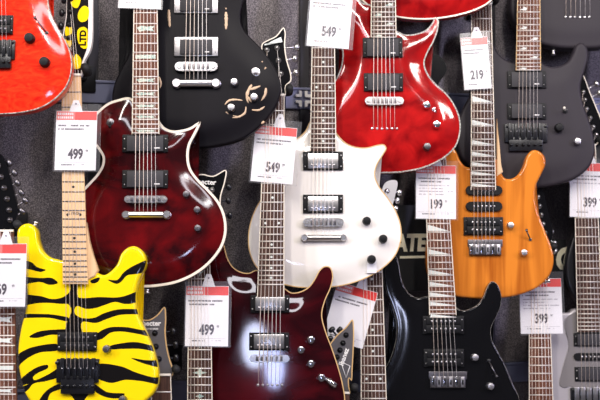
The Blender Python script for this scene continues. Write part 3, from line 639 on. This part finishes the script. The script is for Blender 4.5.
# --- dark red carved single cutaway, cream binding
wine = Guitar((145.5, 205), (145.5, -83), .485, 'dark wine red single-cutaway guitar with cream binding, left of the white guitar',
  [(131,98),(118,99.5),(108,103),(98,111),(91,120),(89,131),(92,141),(98,149),(102.5,157),(102,165),(97,174),(87,185),(76,197),(68,212),(64.5,230),(66,248),(73,264),(88,277),(110,284.5),(135,287),(152,287),(176,283),(196,274),(211,262),(222,247),(226.3,232),(225,216),(219,202),(209,190),(198,179),(190.5,168),(188.5,156),(190,145),(195,135),(199,127),(200.5,121.5),(197,123),(190,127.5),(181,130),(172,130.5),(164,127),(158,120),(145,118)],
  'wine_quilt', r=.0012, arch=.010, archw=.045, binding='cream', bw=.0050, drop=.006)
wine.neck(10.6, 13.8, 134, 24, board='redwood', inlay='flag', inlaymat='abalone_inlay', bound='cream')
wine.auto_head('3', 'gloss_black')
wine.pickup(122, 134.5, 168, 152); wine.pickup(122, 170, 168, 188)
wine.tuneomatic(124, 195.5, 167, 202.5); wine.tail(121, 210, 171, 219, 'nickel'); wine.strings(6, 8, 10.3, 199, 214, ha=.011)
wine.knob(186, 194, .0078, .013, 'gun_metal'); wine.knob(197, 209.5, .0078, .013, 'gun_metal'); wine.knob(197.5, 228, .0078, .013, 'gun_metal')
wine.toggle(110, 122, 0, 4, 'gun_metal', 'black_plastic', .0085); wine.strap_button(146, 289, 0, 4)

# --- worn satin black single cutaway
worn = Guitar((196, 66), (198, -205), .395, 'satin black single-cutaway guitar with worn patches of bare wood round its knobs',
  [(183,-68),(168,-68),(150,-67),(134,-60),(121,-48),(116,-33),(118,-18),(124,-4),(132,8),(136,22),(134.5,38),(129,54),(121,69),(114,85),(112,102),(116,117),(127,130),(145,140),(170,146),(196,148),(222,145),(242,139),(258,128),(271,114),(279,99),(281,85),(277,72),(270,60),(260,47),(250,37),(243.5,29),(240.5,19),(242,6),(247,-8),(255,-20),(262,-31),(259,-35),(248,-30),(235,-27),(222,-29),(211,-37),(200,-50)],
  'satin_black', thick=.036, r=.004, arch=.008, archw=.05)
worn.neck(10.6, 13.8, -20, 22, inlay=None, vis=(-400, 412)); worn.auto_head('3', 'satin_black')
worn.pickup(174, -5, 218, 13, 'framed'); worn.pickup(174, 37, 218, 56, 'framed')
worn.tuneomatic(174.5, 61.5, 217.5, 70.5, 'satin_chrome'); worn.tail(171, 77.5, 221, 88, 'satin_chrome'); worn.strings(6, 8, 10.5, 66, 82, ha=.011, thick=(.0006, .0004))
for x, y in ((234, 81.5), (231, 107), (254, 96.5)): worn.knob(x, y, .0088, .014, 'satin_chrome')
worn.toggle(255.5, 71.5, 0, 1, 'satin_chrome', 'satin_chrome', .010)
def wear(pts, w):                       # worn wood as a slightly raised thin sliver following a stroke
    L = catmull(pts, 1.2, closed=False); n = len(L); T = np.gradient(L, axis=0); T /= np.linalg.norm(T, axis=1)[:, None]
    ww = np.array([w * math.sin(math.pi * (i + .6) / n) ** .6 * random.uniform(.75, 1.2) for i in range(n)])
    a = [L[i] + np.array([-T[i][1], T[i][0]]) * ww[i] for i in range(n)]; b = [L[i] - np.array([-T[i][1], T[i][0]]) * ww[i] for i in range(n)]
    bm = bmesh.new(); rows = []
    for p, q in zip(a, b):
        r_ = []
        for v in (p, q):
            loc = worn.p(v[0], v[1], -.004); hit, co_, nn, _ = worn.body.ray_cast(Vector((loc.x, -.1, loc.z)), Vector((0, 1, 0)))
            r_.append(bm.verts.new((loc.x, (co_.y if hit else .004) - .0003, loc.z)))
        rows.append(r_)
    for A, B in zip(rows, rows[1:]): bm.faces.new((A[0], A[1], B[1], B[0]))
    r = bmesh.ops.extrude_face_region(bm, geom=bm.faces[:]); bmesh.ops.translate(bm, vec=(0, .0012, 0), verts=[g for g in r['geom'] if isinstance(g, bmesh.types.BMVert)])
    link('worn_patch', bm, 'raw_wood', worn.root)
bpy.context.view_layer.update()
for pts, w in (([(169,10),(169.3,19),(170,28)],1.7), ([(226,12),(226.3,21),(226,30)],1.7), ([(226,8),(226,11)],.9), ([(159,77),(161,84),(160,89)],1.2),
   ([(225,105),(229,101),(236,100),(243,101)],1.0), ([(246,107),(245,113),(239,117),(232,118)],1.0), ([(226,112),(229,115)],.6), ([(233,116),(241,117.5)],.5),
   ([(252,85),(248,92),(247,99),(249,104)],1.5), ([(250,90),(256,88),(261,86)],1.2), ([(266,88),(265,95),(261,101)],1.3), ([(252,110),(259,110),(265,106)],1.1), ([(247,96),(252,103)],1.0),
   ([(264,121),(261,124)],1.5), ([(266,67),(264,70)],1.0), ([(262,61),(263,63)],.8)): wear(pts, w)

# --- white carved guitar
white = Guitar((323, 220), (323.5, -38), .33, 'white single-cutaway electric guitar with three black knobs and thin cream edge',
  [(311,121),(306,130),(299,137),(289,143),(281,151),(277,162),(275,175),(268,190),(258,204),(251,220),(248,238),(250,254),(257,268),(272,280),(292,286.5),(318,288),(343,285.5),(364,279),(382,269),(395,256),(401,241),(401,226),(396,211),(388,198),(379,186),(375,175),(377,165),(383,155),(386.5,148),(384,144.5),(377,145),(367,147.5),(356,147),(346,143),(338,135),(332,128)],
  'white_lacquer', r=.0012, arch=.010, archw=.05, binding='gold_binding', bw=.0022, drop=.003)
white.neck(10.3, 13.2, 151, 22, inlay='dot', bound='cream'); white.auto_head('3', 'white_lacquer')
white.pickup(303, 151.5, 343, 170, 'covered'); white.pickup(303, 194.5, 343, 213, 'covered')
white.tuneomatic(303, 218, 344, 226.5); white.tail(300.5, 233.5, 347.5, 241.5, 'nickel'); white.strings(6, 7.5, 10, 222, 237, ha=.011, thick=(.0005, .0003))
for x, y in ((367, 220.5), (383.5, 238.5), (372, 259)): white.knob(x, y, .0098, .015, 'black_plastic', h0=-.004)
bm = bmesh.new(); white.rect(bm, 367, 259, 376.5, 273, -.010, -.0045, .0005); link('battery_sticker', bm, 'paper', white.root, smooth=False)

# --- dark cherry double cutaway
cherry = Guitar((269.5, 358), (274.5, 96), .41, 'black cherry red double-cutaway guitar with gold edge and nickel pickups, at the bottom centre',
  [(257,270),(249,273),(241,272),(233,267),(228,259),(225,249),(222,239),(217,238),(211,246),(206,260),(204,278),(206,298),(206,318),(201,338),(193,356),(188,376),(189,398),(198,420),(216,435),(240,444),(268,447),(298,444),(324,435),(340,420),(345,402),(343,385),(338,366),(332,348),(326,332),(322,315),(325,301),(331,287),(333,275),(330,267),(324,266.5),(319,271),(314,280),(308,287.5),(299,292),(291,292.5),(284,288),(270,283)],
  'black_cherry', r=.0012, arch=.012, archw=.06, binding='gold_binding', bw=.0020, drop=.003)
cherry.neck(10.0, 13.6, 297, 22, inlay='dot', bound='cream')
cherry.head([(265,96),(263,88),(262,76),(262.5,60),(262,44),(268,40),(276,36),(283.5,27.5),(285.5,32),(285,45),(287,60),(291,74),(291,81),(286,86),(285,96)], 'gloss_black',
  [(267,50),(269,64),(270,78),(277,48),(278.5,60.5),(281,73.5)], [(256,50),(258,64),(259,78),(295,46.5),(293,58),(294,72)], 'nickel', edge='cream')
bm = bmesh.new(); prism(bm, [cherry.q(x, y, .0036) for x, y in ((264.5,45.5),(272,41),(281,37),(282.5,42),(276,43),(264.5,43.8))], -.0037, -.0028); link('inlay', bm, 'pearl', cherry.root, smooth=False)
cherry.pickup(250.5, 295, 289.5, 312.5, 'covered'); cherry.pickup(249, 332.5, 289, 350.5, 'covered')
cherry.tuneomatic(249, 355, 289.5, 362.5); cherry.ferrules(270, 385, 12)
cherry.strings(6, 7.5, 10.5, 358.5, 385, ha=.001, thick=(.0006, .0004), post=[(267,50),(269,64),(270,78),(281,73.5),(278.5,60.5),(277,48)])
for x, y in ((311, 340), (301, 350), (311, 364)): cherry.knob(x, y, .0088, .015, 'chrome', h0=-.005)
cherry.knob(321.5, 378, .0088, .014, 'chrome', h0=-.006)
bm = bmesh.new(); a = cherry.p(325, 378, -.002); b = cherry.p(336, 386, -.004); tube(bm, [a, (a + b) / 2, b], [.004, .006, .0065], 12); link('output_jack', bm, 'chrome', cherry.root)

# --- red carved double cutaway
redg = Guitar((384, 98), (382.5, -145), .252, 'glossy red double-cutaway guitar with abalone edge and two dark pickups, above the white guitar',
  [(371,5),(363,3),(357,-4),(352,-15),(346,-22),(339,-22),(334,-14),(331,0),(333,16),(338,32),(342,48),(342,62),(337,77),(327,91),(317,106),(311,122),(311,139),(318,153),(333,164),(355,170.5),(380,173),(404,172),(426,167),(444,158),(456,146),(460.5,131),(459.5,117),(454,104),(446,93),(436,84),(428,74),(424.5,63),(428,52),(434,41),(438,29),(438.5,20),(435.5,17),(431.5,24),(425,30.5),(415,34),(405,34.5),(397,31),(385,25)],
  'cherry_flame', r=.0012, arch=.012, archw=.055, binding='abalone', bw=.0030, drop=.003)
redg.neck(10, 12.9, 37, 24, inlay='wave', inlaymat='abalone_inlay', bound='cream'); redg.auto_head('3', 'cherry_flame')
redg.pickup(363, 37.5, 402.5, 57); redg.pickup(364, 73, 403, 91); redg.tuneomatic(365, 96.5, 404, 104.5); redg.ferrules(384.5, 128.5, 12.5)
redg.strings(6, 7.5, 10.5, 100.5, 128.5, ha=.001, thick=(.0006, .0004))
redg.knob(427, 104.5, .0095, .015, 'chrome', h0=-.003); redg.knob(437, 124, .0095, .015, 'chrome', h0=-.005); redg.knob(427.5, 146, .0088, .015, 'gun_metal', h0=-.006)
redg.toggle(434, 109, 1, 2, 'chrome', 'chrome', .008, -.004)

# --- natural amber superstrat
amber = Guitar((484, 247), (481.5, 5), .188, 'natural amber wood guitar with two slim black pickups and one wide one',
  [(472,167),(465,166),(460,160),(456,151),(450,145),(443,146),(439,155),(438,172),(438,190),(435,206),(431,222),(427,240),(426,260),(429,277),(438,289),(452,295.5),(475,298.5),(502,298),(524,293.5),(541,285),(551,273),(554,259),(551,245),(545,230),(539,214),(535.5,199),(536,186),(541,175),(545.5,165),(545,157),(540,151.5),(533,150),(527.5,155),(524,165),(519,173.5),(512,178.5),(505,178),(500.5,170),(498,160),(485,158)],
  'amber_wood', r=.006)
amber.neck(10, 12.6, 190, 24, inlay='shark', bound='cream', neckmat='maple'); amber.auto_head('6', 'gloss_black', side=-1)
bm = bmesh.new(); prism(bm, [amber.q(x, y, .003) for x, y in ((497, 118), (498.5, 135), (500, 150), (501, 163), (503, 172), (497, 176))], -.003, .012, .002)
link('neck_heel', bm, 'maple', amber.root, angle=.5)
amber.pickup(466, 185.5, 502.5, 195, 'single', h=.007); amber.pickup(466, 201.5, 502.5, 211, 'single', h=.007); amber.pickup(464, 217, 503, 235, 'open', h=.010)
amber.vintage_bridge(468, 239.5, 502.5, 255); amber.strings(6, 7.5, 10, 247, thick=(.0006, .0004))
amber.knob(511, 225, .0085, .015, 'satin_chrome', ring_='gun_metal'); amber.knob(524.5, 252.5, .0085, .015, 'satin_chrome', ring_='gun_metal')
amber.toggle(530.5, 239.5, -3.5, -8, 'gun_metal', 'gun_metal', .006)
amber.strap_button(546, 282, 5, -2, 'chrome', .02)

# --- charcoal satin superstrat
coal = Guitar((528, 128), (529.5, -104), .106, 'charcoal satin guitar with black locking bridge, behind the amber wood guitar',
  [(516,62),(507,60),(500,55),(495,47),(491,36),(485,28),(477,26),(470,32),(468,46),(471,62),(474,78),(471,93),(463,108),(457,124),(456,142),(461,158),(474,171),(494,181),(517,186.5),(540,187.5),(560,184),(578,177),(590,166),(595,152),(594,137),(589,119),(583,102),(581,86),(585,71),(588.5,57),(587,47),(582,42.5),(577,44),(573,53),(568,61),(560,65.5),(551,66.5),(543,63),(540,56),(528,52)],
  'charcoal_satin', r=.008, arch=.003, archw=.04)
coal.neck(9.8, 12.6, 70.5, 24, board='redwood', inlay='wave', bound='gold_binding', neckmat='neck_black'); coal.auto_head('6', 'charcoal_satin', side=-1)
coal.pickup(508, 71, 546, 88); coal.pickup(508, 103, 546, 119); coal.floyd(505, 120, 547, 151); coal.strings(6, 7.3, 9.5, 128, thick=(.0006, .00045))
coal.toggle(565.5, 110.5, -1, -2, 'black_metal', 'ivory', .0105); coal.knob(560, 127, .0108, .016, 'black_plastic'); coal.knob(578, 141, .0088, .014, 'satin_chrome', ring_='gun_metal')

# --- gloss black superstrat, shark-tooth neck
blackg = Guitar((446, 379), (434, 132), .262, 'gloss black guitar with open coil pickups and shark-tooth neck, below the amber wood guitar',
  [(427,296.5),(419,298.5),(411,295),(405,288),(401,277),(399,265),(396,256),(390,253),(385,259),(383.5,273),(387,292),(393,308),(397,325),(395,345),(388,364),(377,380),(371,396),(373,414),(386,431),(410,442),(445,446),(480,442),(506,430),(518,415),(519,399),(512,382),(504,363),(497,350),(491.5,339),(491,328),(496,317),(500.5,306),(501,294),(497,284),(492,281.5),(488,286),(484,296),(478,304.5),(470,309),(462,310.5),(455,307),(440,303)],
  'gloss_black', r=.003, arch=.003, archw=.03, binding='abalone', bw=.0022)
blackg.neck(10.4, 13.6, 315, 24, board='redwood', inlay='shark', bound='cream', neckmat='mahogany'); blackg.auto_head('6', 'gloss_black', side=-1, pxcm=3.8)
blackg.pickup(423, 316, 464, 334, 'open'); blackg.pickup(424, 349, 464, 367, 'open'); blackg.vintage_bridge(429, 371.5, 467, 388)
blackg.strings(6, 7.6, 11.0, 379, thick=(.0006, .0004))
blackg.knob(475.5, 357.5, .0088, .015, 'satin_chrome', ring_='gun_metal'); blackg.knob(491, 386.5, .0088, .015, 'satin_chrome', ring_='gun_metal')
blackg.toggle(489, 361, 7, 14, 'black_metal', 'gun_metal', .006)

# --- red flame superstrat cut by the left edge
flame = Guitar((-4, 52), (-7, -238), .556, 'bright orange-red flame top guitar cut off by the left edge, above the tiger-striped one',
  [(-16,-38),(-26,-40),(-36,-48),(-42,-62),(-49,-74),(-60,-72),(-64,-55),(-60,-32),(-55,-10),(-57,12),(-66,32),(-76,52),(-80,75),(-71,95),(-52,107),(-28,113),(0,114),(24,112),(42,107),(57,97),(67,85),(71.5,70),(71,56),(66,42),(58,28),(51,14),(48,0),(50,-16),(55,-32),(56,-46),(51,-54),(43,-52),(37,-43),(28,-34),(16,-30),(6,-34),(-5,-36)],
  'red_flame', r=.0012, arch=.006, archw=.035, binding='abalone', bw=.0016)
flame.neck(9.6, 12.8, -20, 24, inlay=None, neckmat='maple', vis=(-400, 0)); flame.auto_head('6', 'red_flame', side=-1)
flame.pickup(-22, 15, 13, 34, 'open', polemat='gun_metal'); flame.floyd(-25, 36, 15, 68); flame.strings(6, 7.5, 10.5, 45)
flame.knob(28.5, 37, .0105, .015, 'black_plastic', h0=-.002); flame.knob(43.5, 61, .0105, .015, 'black_plastic', h0=-.002); flame.toggle(46, 32, -10, -13, 'gun_metal', 'gun_metal', .004)

# --- silver guitar with grey pickguard, bottom right corner
silver = Guitar((592, 391), (584.5, 146), .116, 'silver-grey guitar with a dark grey pickguard in the bottom right corner',
  [(579,309),(573,309),(569,312.5),(564,312.5),(557,316),(550,326),(547,340),(548,354),(545,370),(537,386),(531,402),(532,420),(543,438),(565,450),(592,453),(620,450),(642,440),(655,424),(658,405),(652,385),(643,366),(638,348),(641,332),(648,318),(647,305),(640,300),(633,306),(625,318),(613,322),(603,316)],
  'silver_lacquer', r=.007)
bm = bmesh.new(); prism(bm, [tuple(v) for v in catmull([silver.q(x, y, .002) for x, y in ((577,312),(570,315),(564.5,321),(566,332),(569,344),(566,358),(562,372),(560,385),(565,388),(571,386),(576,395),(588,402),(606,402),(622,394),(634,370),(630,345),(618,328),(603,324),(590,318))], .004)], -.002, .0005, .0004)
link('pickguard', bm, 'pickguard_grey', silver.root, angle=.5)
silver.neck(11.2, 12.8, 332, 24, bound='cream', neckmat='neck_black')
silver.head([(573,146),(572,134),(575,112),(574,95),(576,78),(582,74),(590,92),(600,116),(606,132),(598,143),(595,146)], 'gloss_black',
  [(583,92),(584.5,100),(586.5,109),(590,118),(593,127),(596,135)], [(596,84),(599,93),(602,102),(605,111),(608,120),(611,129)], 'nickel', edge='cream')
silver.pickup(574, 333, 611, 346.5, 'emg', h=.009); silver.pickup(574, 353, 611, 360.5, 'single', h=.007); silver.pickup(575, 367, 612, 381.5, 'emg', h=.009)
silver.floyd(571, 385, 614, 410, saddle='nickel'); silver.strings(6, 7.4, 10.0, 391, thick=(.0006, .0005), post=[(583,92),(584.5,100),(586.5,109),(590,118),(593,127),(596,135)])

# --- guitars of which only the lower end, an edge or the neck shows
crimson = Guitar((424, -58), (424, -290), .18, 'lower edge of a bright red guitar hanging above the glossy red one',
  [(410,-150),(395,-150),(378,-146),(366,-135),(364,-120),(370,-104),(374,-88),(370,-72),(360,-56),(350,-38),(349,-20),(358,-4),(375,10),(397,17),(425,19.5),(455,16),(478,9),(491,1),(499,-12),(500,-30),(494,-48),(483,-65),(477,-82),(480,-100),(487,-118),(492,-130),(485,-134),(470,-128),(455,-128),(440,-136)],
  'cherry_flame', r=.0012, arch=.008, archw=.04, binding='cream', bw=.0032, grid=.007)
crimson.neck(10, 13, -135, 22, vis=(-400, -300)); crimson.tuneomatic(404, -62, 444, -54)
dusk = Guitar((578, -16), (578, -232), .040, 'dark satin guitar body in the top right corner with strings ending on its top',
  [(565,-80),(555,-82),(545,-90),(538,-102),(530,-108),(523,-100),(522,-82),(526,-62),(525,-44),(516,-26),(510,-6),(510,14),(518,30),(532,41),(552,47),(580,49),(606,47),(628,41),(642,30),(648,12),(645,-8),(636,-28),(630,-48),(632,-68),(637,-88),(634,-100),(626,-98),(618,-86),(605,-78),(590,-82)],
  'charcoal_satin', r=.008, arch=.003, archw=.04, grid=.007)
dusk.neck(10, 12.5, -78, 22, vis=(-400, -300)); dusk.ferrules(577.5, 17, 12); dusk.strings(6, 7, 12, -16, 17, ha=.001); dusk.strap_button(555, 48, 0, 5)
onyx = Guitar((637, 232), (635, 20), .055, 'rounded edge of a black guitar behind the long neck at the right edge',
  [(624,160),(612,156),(605,146),(598,138),(590,142),(588,156),(592,174),(594,190),(590,206),(580,222),(571,242),(566,262),(567,282),(576,300),(594,312),(620,318),(645,318),(672,312),(692,300),(702,282),(700,262),(692,240),(686,220),(684,200),(688,180),(694,164),(690,152),(682,152),(672,164),(658,170),(645,164)],
  'far_black', thick=.038, r=.006, grid=.007)
onyx.neck(10, 12.5, 170, 22, vis=(0, 160))

def lower_outline(cx, y0, k):   # superstrat below the frame; y0 = fretboard end
    f = [(-14,-8),(-22,-10),(-30,-18),(-36,-32),(-44,-40),(-54,-36),(-58,-20),(-54,0),(-50,22),(-54,44),(-64,66),(-70,90),(-64,114),(-44,130),(-15,137),(15,137),(44,130),(64,114),(70,90),(66,66),(56,44),(50,22),(54,4),(58,-14),(54,-24),(44,-24),(38,-12),(28,-4),(16,-4)]
    return [(cx + x * k, y0 + y * k) for x, y in f]
def low(bridge, nut, d, label, mat_, wn, wb, frets, **kw):
    end = fret_y(nut[1], bridge[1], frets) + 2
    g = Guitar(bridge, nut, d, label, lower_outline(bridge[0], end, 1.0), mat_, r=.006, grid=.009)
    g.neck(wn, wb, end, frets, **kw); return g
vine = low((200, 521), (199.5, 233), .495, 'dark rosewood guitar neck with cross-shaped inlay, left of the black cherry guitar', 'far_black', 10.3, 13.4, 24, inlay='cross', inlaymat='abalone_inlay', bound='cream', neckmat='mahogany')
hd = vine.head([(190,233),(188,222),(184,205),(180,185),(178,168),(190,176),(202,174),(213,176),(226,170),(225,182),(221,196),(220,210),(216,222),(210,233)], 'gloss_black',
  [(190,190),(191,202),(192,214),(212,190),(211,202),(210,214)], [(180,190),(182,202),(184,214),(227,187),(226.5,200.5),(228,215)], 'black_metal', edge='cream')
vine.logo('Schecter', 203.5, 182, .0155, rot=-3, parent=hd, bold=.0004, h=.0038); vine.logo('C-1', 209, 190, .016, rot=0, parent=hd, bold=.0004, h=.0038)
vine.strings(6, 7.7, 10, 521, post=[(190,214),(190,202),(189,190),(212,190),(211,202),(210,214)])
dots = low((376, 525), (371, 241), .34, 'narrow rosewood neck with small pearl dots, between the black cherry and gloss black guitars', 'gloss_black', 10.5, 13.8, 24, inlay='dot', bound='cream', neckmat='neck_black')
dots.head([(361,241),(360,228),(366,216),(374,205),(381,192),(386,182),(397,181),(395,196),(390,214),(386,228),(382,241)], 'satin_chrome',
  [(372,226),(375,219),(378,212),(381,205),(384,198),(387,191)], [(384,234),(388,225),(391,216),(394,208),(396,200),(398,192)], 'chrome', postmat='chrome')
dots.strings(6, 7.8, 10.4, 525, thick=(.0005, .0003))
plain = low((543, 509), (538.5, 253), .185, 'plain brown fretboard hanging below the amber wood guitar, under its price tag', 'far_black', 9.6, 13, 24, board='redwood', bound='cream', neckmat='neck_black')
plain.head([(529,253),(528,240),(532,222),(530,205),(532,190),(540,184),(545,198),(549,215),(553,232),(550,244),(548,253)], 'gloss_black',
  [(538,197),(539.5,206),(541,215),(543,224),(545,233),(546,242)], [(540,204),(543,211),(546.5,219),(550.5,231),(553,242),(554,250)], 'nickel')
plain.strings(6, 7.2, 10, 509, thick=(.0006, .0005))
storm = low((2, 512), (2, 232), .585, 'grey-brown fretboard at the left edge with pale block marks, beside the tiger-striped guitar', 'far_black', 11.5, 15.5, 24, board='redwood', inlay='flag', inlaymat='pearl', bound=None, neckmat='neck_black')
storm.head([(-8,232),(-12,215),(-14,190),(-12,170),(-4,152),(4,158),(10,176),(15,196),(18,212),(14,224),(12,232)], 'gloss_black',
  [(-2,166),(1,177),(4,188),(7,199),(9,210),(10,220)], [(7,163),(12,173),(15,183),(19,193),(23,201),(20,212)], 'gun_metal', postmat='gun_metal')
storm.strings(6, 8.5, 12, 512)
grey = low((166, 660), (161, 376), .545, 'guitar with a pointed grey headstock lettered Schecter behind the tiger-striped body', 'far_black', 10, 13, 22, vis=(370, 412), bound='cream')
hd = grey.head([(151,376),(149,362),(143,345),(137,330),(135,318),(148,320),(157,315),(164.5,307),(166,318),(165.5,332),(167,347),(170,360),(173.5,371),(172,376)], 'head_grey',
  [(142,334),(145,347),(149,360),(155,333),(156,346.5),(159,359)], [(131,334),(134,347),(138,360),(171,331.5),(173.5,345),(174,358)], 'black_metal', edge='gold_binding', postmat='black_metal')
grey.logo('Schecter', 148.5, 323.5, .0150, rot=0, parent=hd, bold=.0005, h=.0038); grey.logo('DIAMOND SERIES', 150, 329, .0045, rot=0, parent=hd, bold=.0001, h=.0038)
ib = low((338, 676), (340, 394), .435, 'guitar with a dark pointed headstock lettered Ibanez behind the black cherry body', 'far_black', 9.5, 13, 24, vis=(380, 412))
hd = ib.head([(331,394),(329,382),(325,364),(328,348),(337,335),(346,327),(352.5,319.5),(354,332),(353.5,350),(352.5,368),(351.5,381),(349,378),(349,386),(350,394)], 'head_grey',
  [(346,335),(343,343),(340,350),(337,357),(335,365),(334,373)], [(341,331),(333,331),(331,340),(329,349),(326,358),(324,367)], 'black_metal', postmat='black_metal', edge='gold_binding')
ib.logo('Ibanez', 344, 357, .0155, rot=70, parent=hd, bold=.0005, h=.0038)
bm = bmesh.new()
for a, b in (((341,362),(346,378)),((346,378),(350,366)),((350,366),(341,362))):
    p0, p1 = ib.p(*a, .0038), ib.p(*b, .0038); tube(bm, [p0, p1], .0009, 6)
link('logo', bm, 'logo_white', hd)

# ------------------------------------------------------------------ hangers
hanger(tiger, 'black padded guitar hanger beside the yellow headstock')
hanger(cherry, 'black padded guitar hanger under the glossy black headstock near the top centre')
hanger(vine, 'guitar hanger hidden behind the wine red body, under its neighbour headstock')
hanger(dots, 'guitar hanger behind the right side of the white guitar')
hanger(plain, 'guitar hanger behind the lower right of the amber guitar')
hanger(silver, 'guitar hanger behind the lower right of the charcoal guitar')
hanger(storm, 'guitar hanger at the left edge under the black headstock')
hanger(grey, 'guitar hanger behind the tiger-striped body')
hanger(ib, 'guitar hanger behind the black cherry body')
hanger(wine, 'guitar hanger above the wine red guitar'); hanger(white, 'guitar hanger above the white guitar'); hanger(worn, 'guitar hanger above the worn black guitar')
hanger(redg, 'guitar hanger above the glossy red double-cutaway guitar'); hanger(amber, 'guitar hanger at the top of the amber guitar neck'); hanger(coal, 'guitar hanger above the charcoal guitar')
hanger(blackg, 'guitar hanger behind the glossy red guitar body'); hanger(flame, 'guitar hanger above the orange-red flame guitar')
hanger(crimson, 'guitar hanger above the bright red guitar edge'); hanger(dusk, 'guitar hanger above the dark satin corner guitar'); hanger(onyx, 'guitar hanger above the rounded black guitar edge')

# ------------------------------------------------------------------ price tags
H1 = .0130
price_tag(76, 140.5, 41, 60, .5, tiger.dist(140, .020), '499', 'price tag reading 499 on the maple neck above the tiger-striped guitar', tab=(-1, 11), film=(4, 3), band=.46)
price_tag(274, 154.5, 42, 57, 5, cherry.dist(154, H1), '549', 'price tag reading 549 with a red stripe, left of the white guitar', tab=(3, 13), film=(4, 3), band=.40)
price_tag(330, 18.5, 42, 59, 5, white.dist(18, H1), '549', 'price tag reading 549 cut by the top edge, left of the glossy red guitar', film=(4, 2))
price_tag(207, 316, 43, 60, .5, vine.dist(316, H1), '499', 'price tag reading 499 under the wine red guitar', tab=(1, 12), film=(2.5, 2), band=.45)
price_tag(436, 192, 40, 54, 1, blackg.dist(192, H1), '199', 'price tag reading 199 between the glossy red and amber guitars', tab=(0, 10), film=(2, 2), band=.48, body_lines=4)
price_tag(476, 63, 27, 53, -3.5, amber.dist(63, .020), '219', 'narrow price tag reading 219, right of the glossy red guitar', tab=(3, 10), film=(2, 2), band=.42)
price_tag(590, 190, 40, 55, 2, silver.dist(190, H1), '399', 'price tag reading 399 at the right edge under the charcoal guitar', film=(2, 2), body_lines=1)
price_tag(541, 306, 42, 55, -.5, plain.dist(306, H1), '399', 'price tag reading 399 below the amber wood guitar', film=(2, 3), band=.40, body_lines=4)
price_tag(5, 275, 42, 63, 0, storm.dist(275, .045), '69', 'price tag cut by the left edge, in front of the tiger-striped guitar', film=(2, 3), shift=-3, tab=(0, 12))
price_tag(350, 315, 42, 58, 16, dots.dist(315, H1), None, 'tilted price tag behind the black cherry guitar and beside the dotted neck', film=None, tab=(4, 12))
price_tag(141, -20, 42, 58, 2, wine.dist(-20, .016), None, 'bottom edge of a price tag above the wine red guitar neck', film=(2, 2))

# ------------------------------------------------------------------ marks on the wall
def wall_mark(name, bm, material, px, py, label, cat, out=.008):
    o = link(name, bm, material, smooth=False); p = wall_point(px, py, out); o.location = p; o.rotation_euler = (0, 0, WANG); tag(o, label, cat); return o
k = 2.76 / FPX * 1.02
sign = bpy.data.objects.new('wall_sign', None); COL.objects.link(sign); sign.location = wall_point(411, 246, .075); sign.rotation_euler = (0, 0, WANG)
tag(sign, 'black sign with cream letters ATE right of the white guitar', 'sign')
bm = bmesh.new(); box(bm, (-.062, 0, -.11), (.045, .075, .10), .002); link('sign_board', bm, 'foam', sign, angle=.5)
me = text_mesh('ATE', .056, .0026, .84, .12, .001); o = link('sign_lettering', me, 'emblem_cream', sign); o.location = (-.003, -.0012, .006)
bm = bmesh.new(); box(bm, (-.030, -.0012, -.030), (.038, 0, -.024)); link('underline', bm, 'emblem_cream', sign, smooth=False)
bm = bmesh.new()
for sx in (-1, 1):
    for sz in (-1, 1):
        a, b, w = .004, .019, .0068
        prism(bm, [(sx * a, sz * b), (sx * (a + w), sz * b), (sx * (a + w), sz * (a + w)), (sx * b, sz * (a + w)), (sx * b, sz * a), (sx * (a + .002), sz * a), (sx * a, sz * (a + .002))], -.010, -.0075, 0)
wall_mark('cross_emblem', bm, 'logo_white', 302, 99, 'pale four-cornered cross emblem left of the white guitar neck', 'emblem')
board = bpy.data.objects.new('letter_board', None); COL.objects.link(board); board.location = wall_point(562, 261, .075); board.rotation_euler = (0, 0, WANG)
tag(board, 'black board with one cream letter C right of the amber guitar', 'sign')
bm = bmesh.new(); box(bm, (-.036, 0, -.055), (.012, .075, .055), .002); link('sign_board', bm, 'foam', board, angle=.5)
me = text_mesh('C', .078, .0036, .90, .10, .001); o = link('sign_lettering', me, 'emblem_cream', board); o.location = (.004, -.0012, .002)
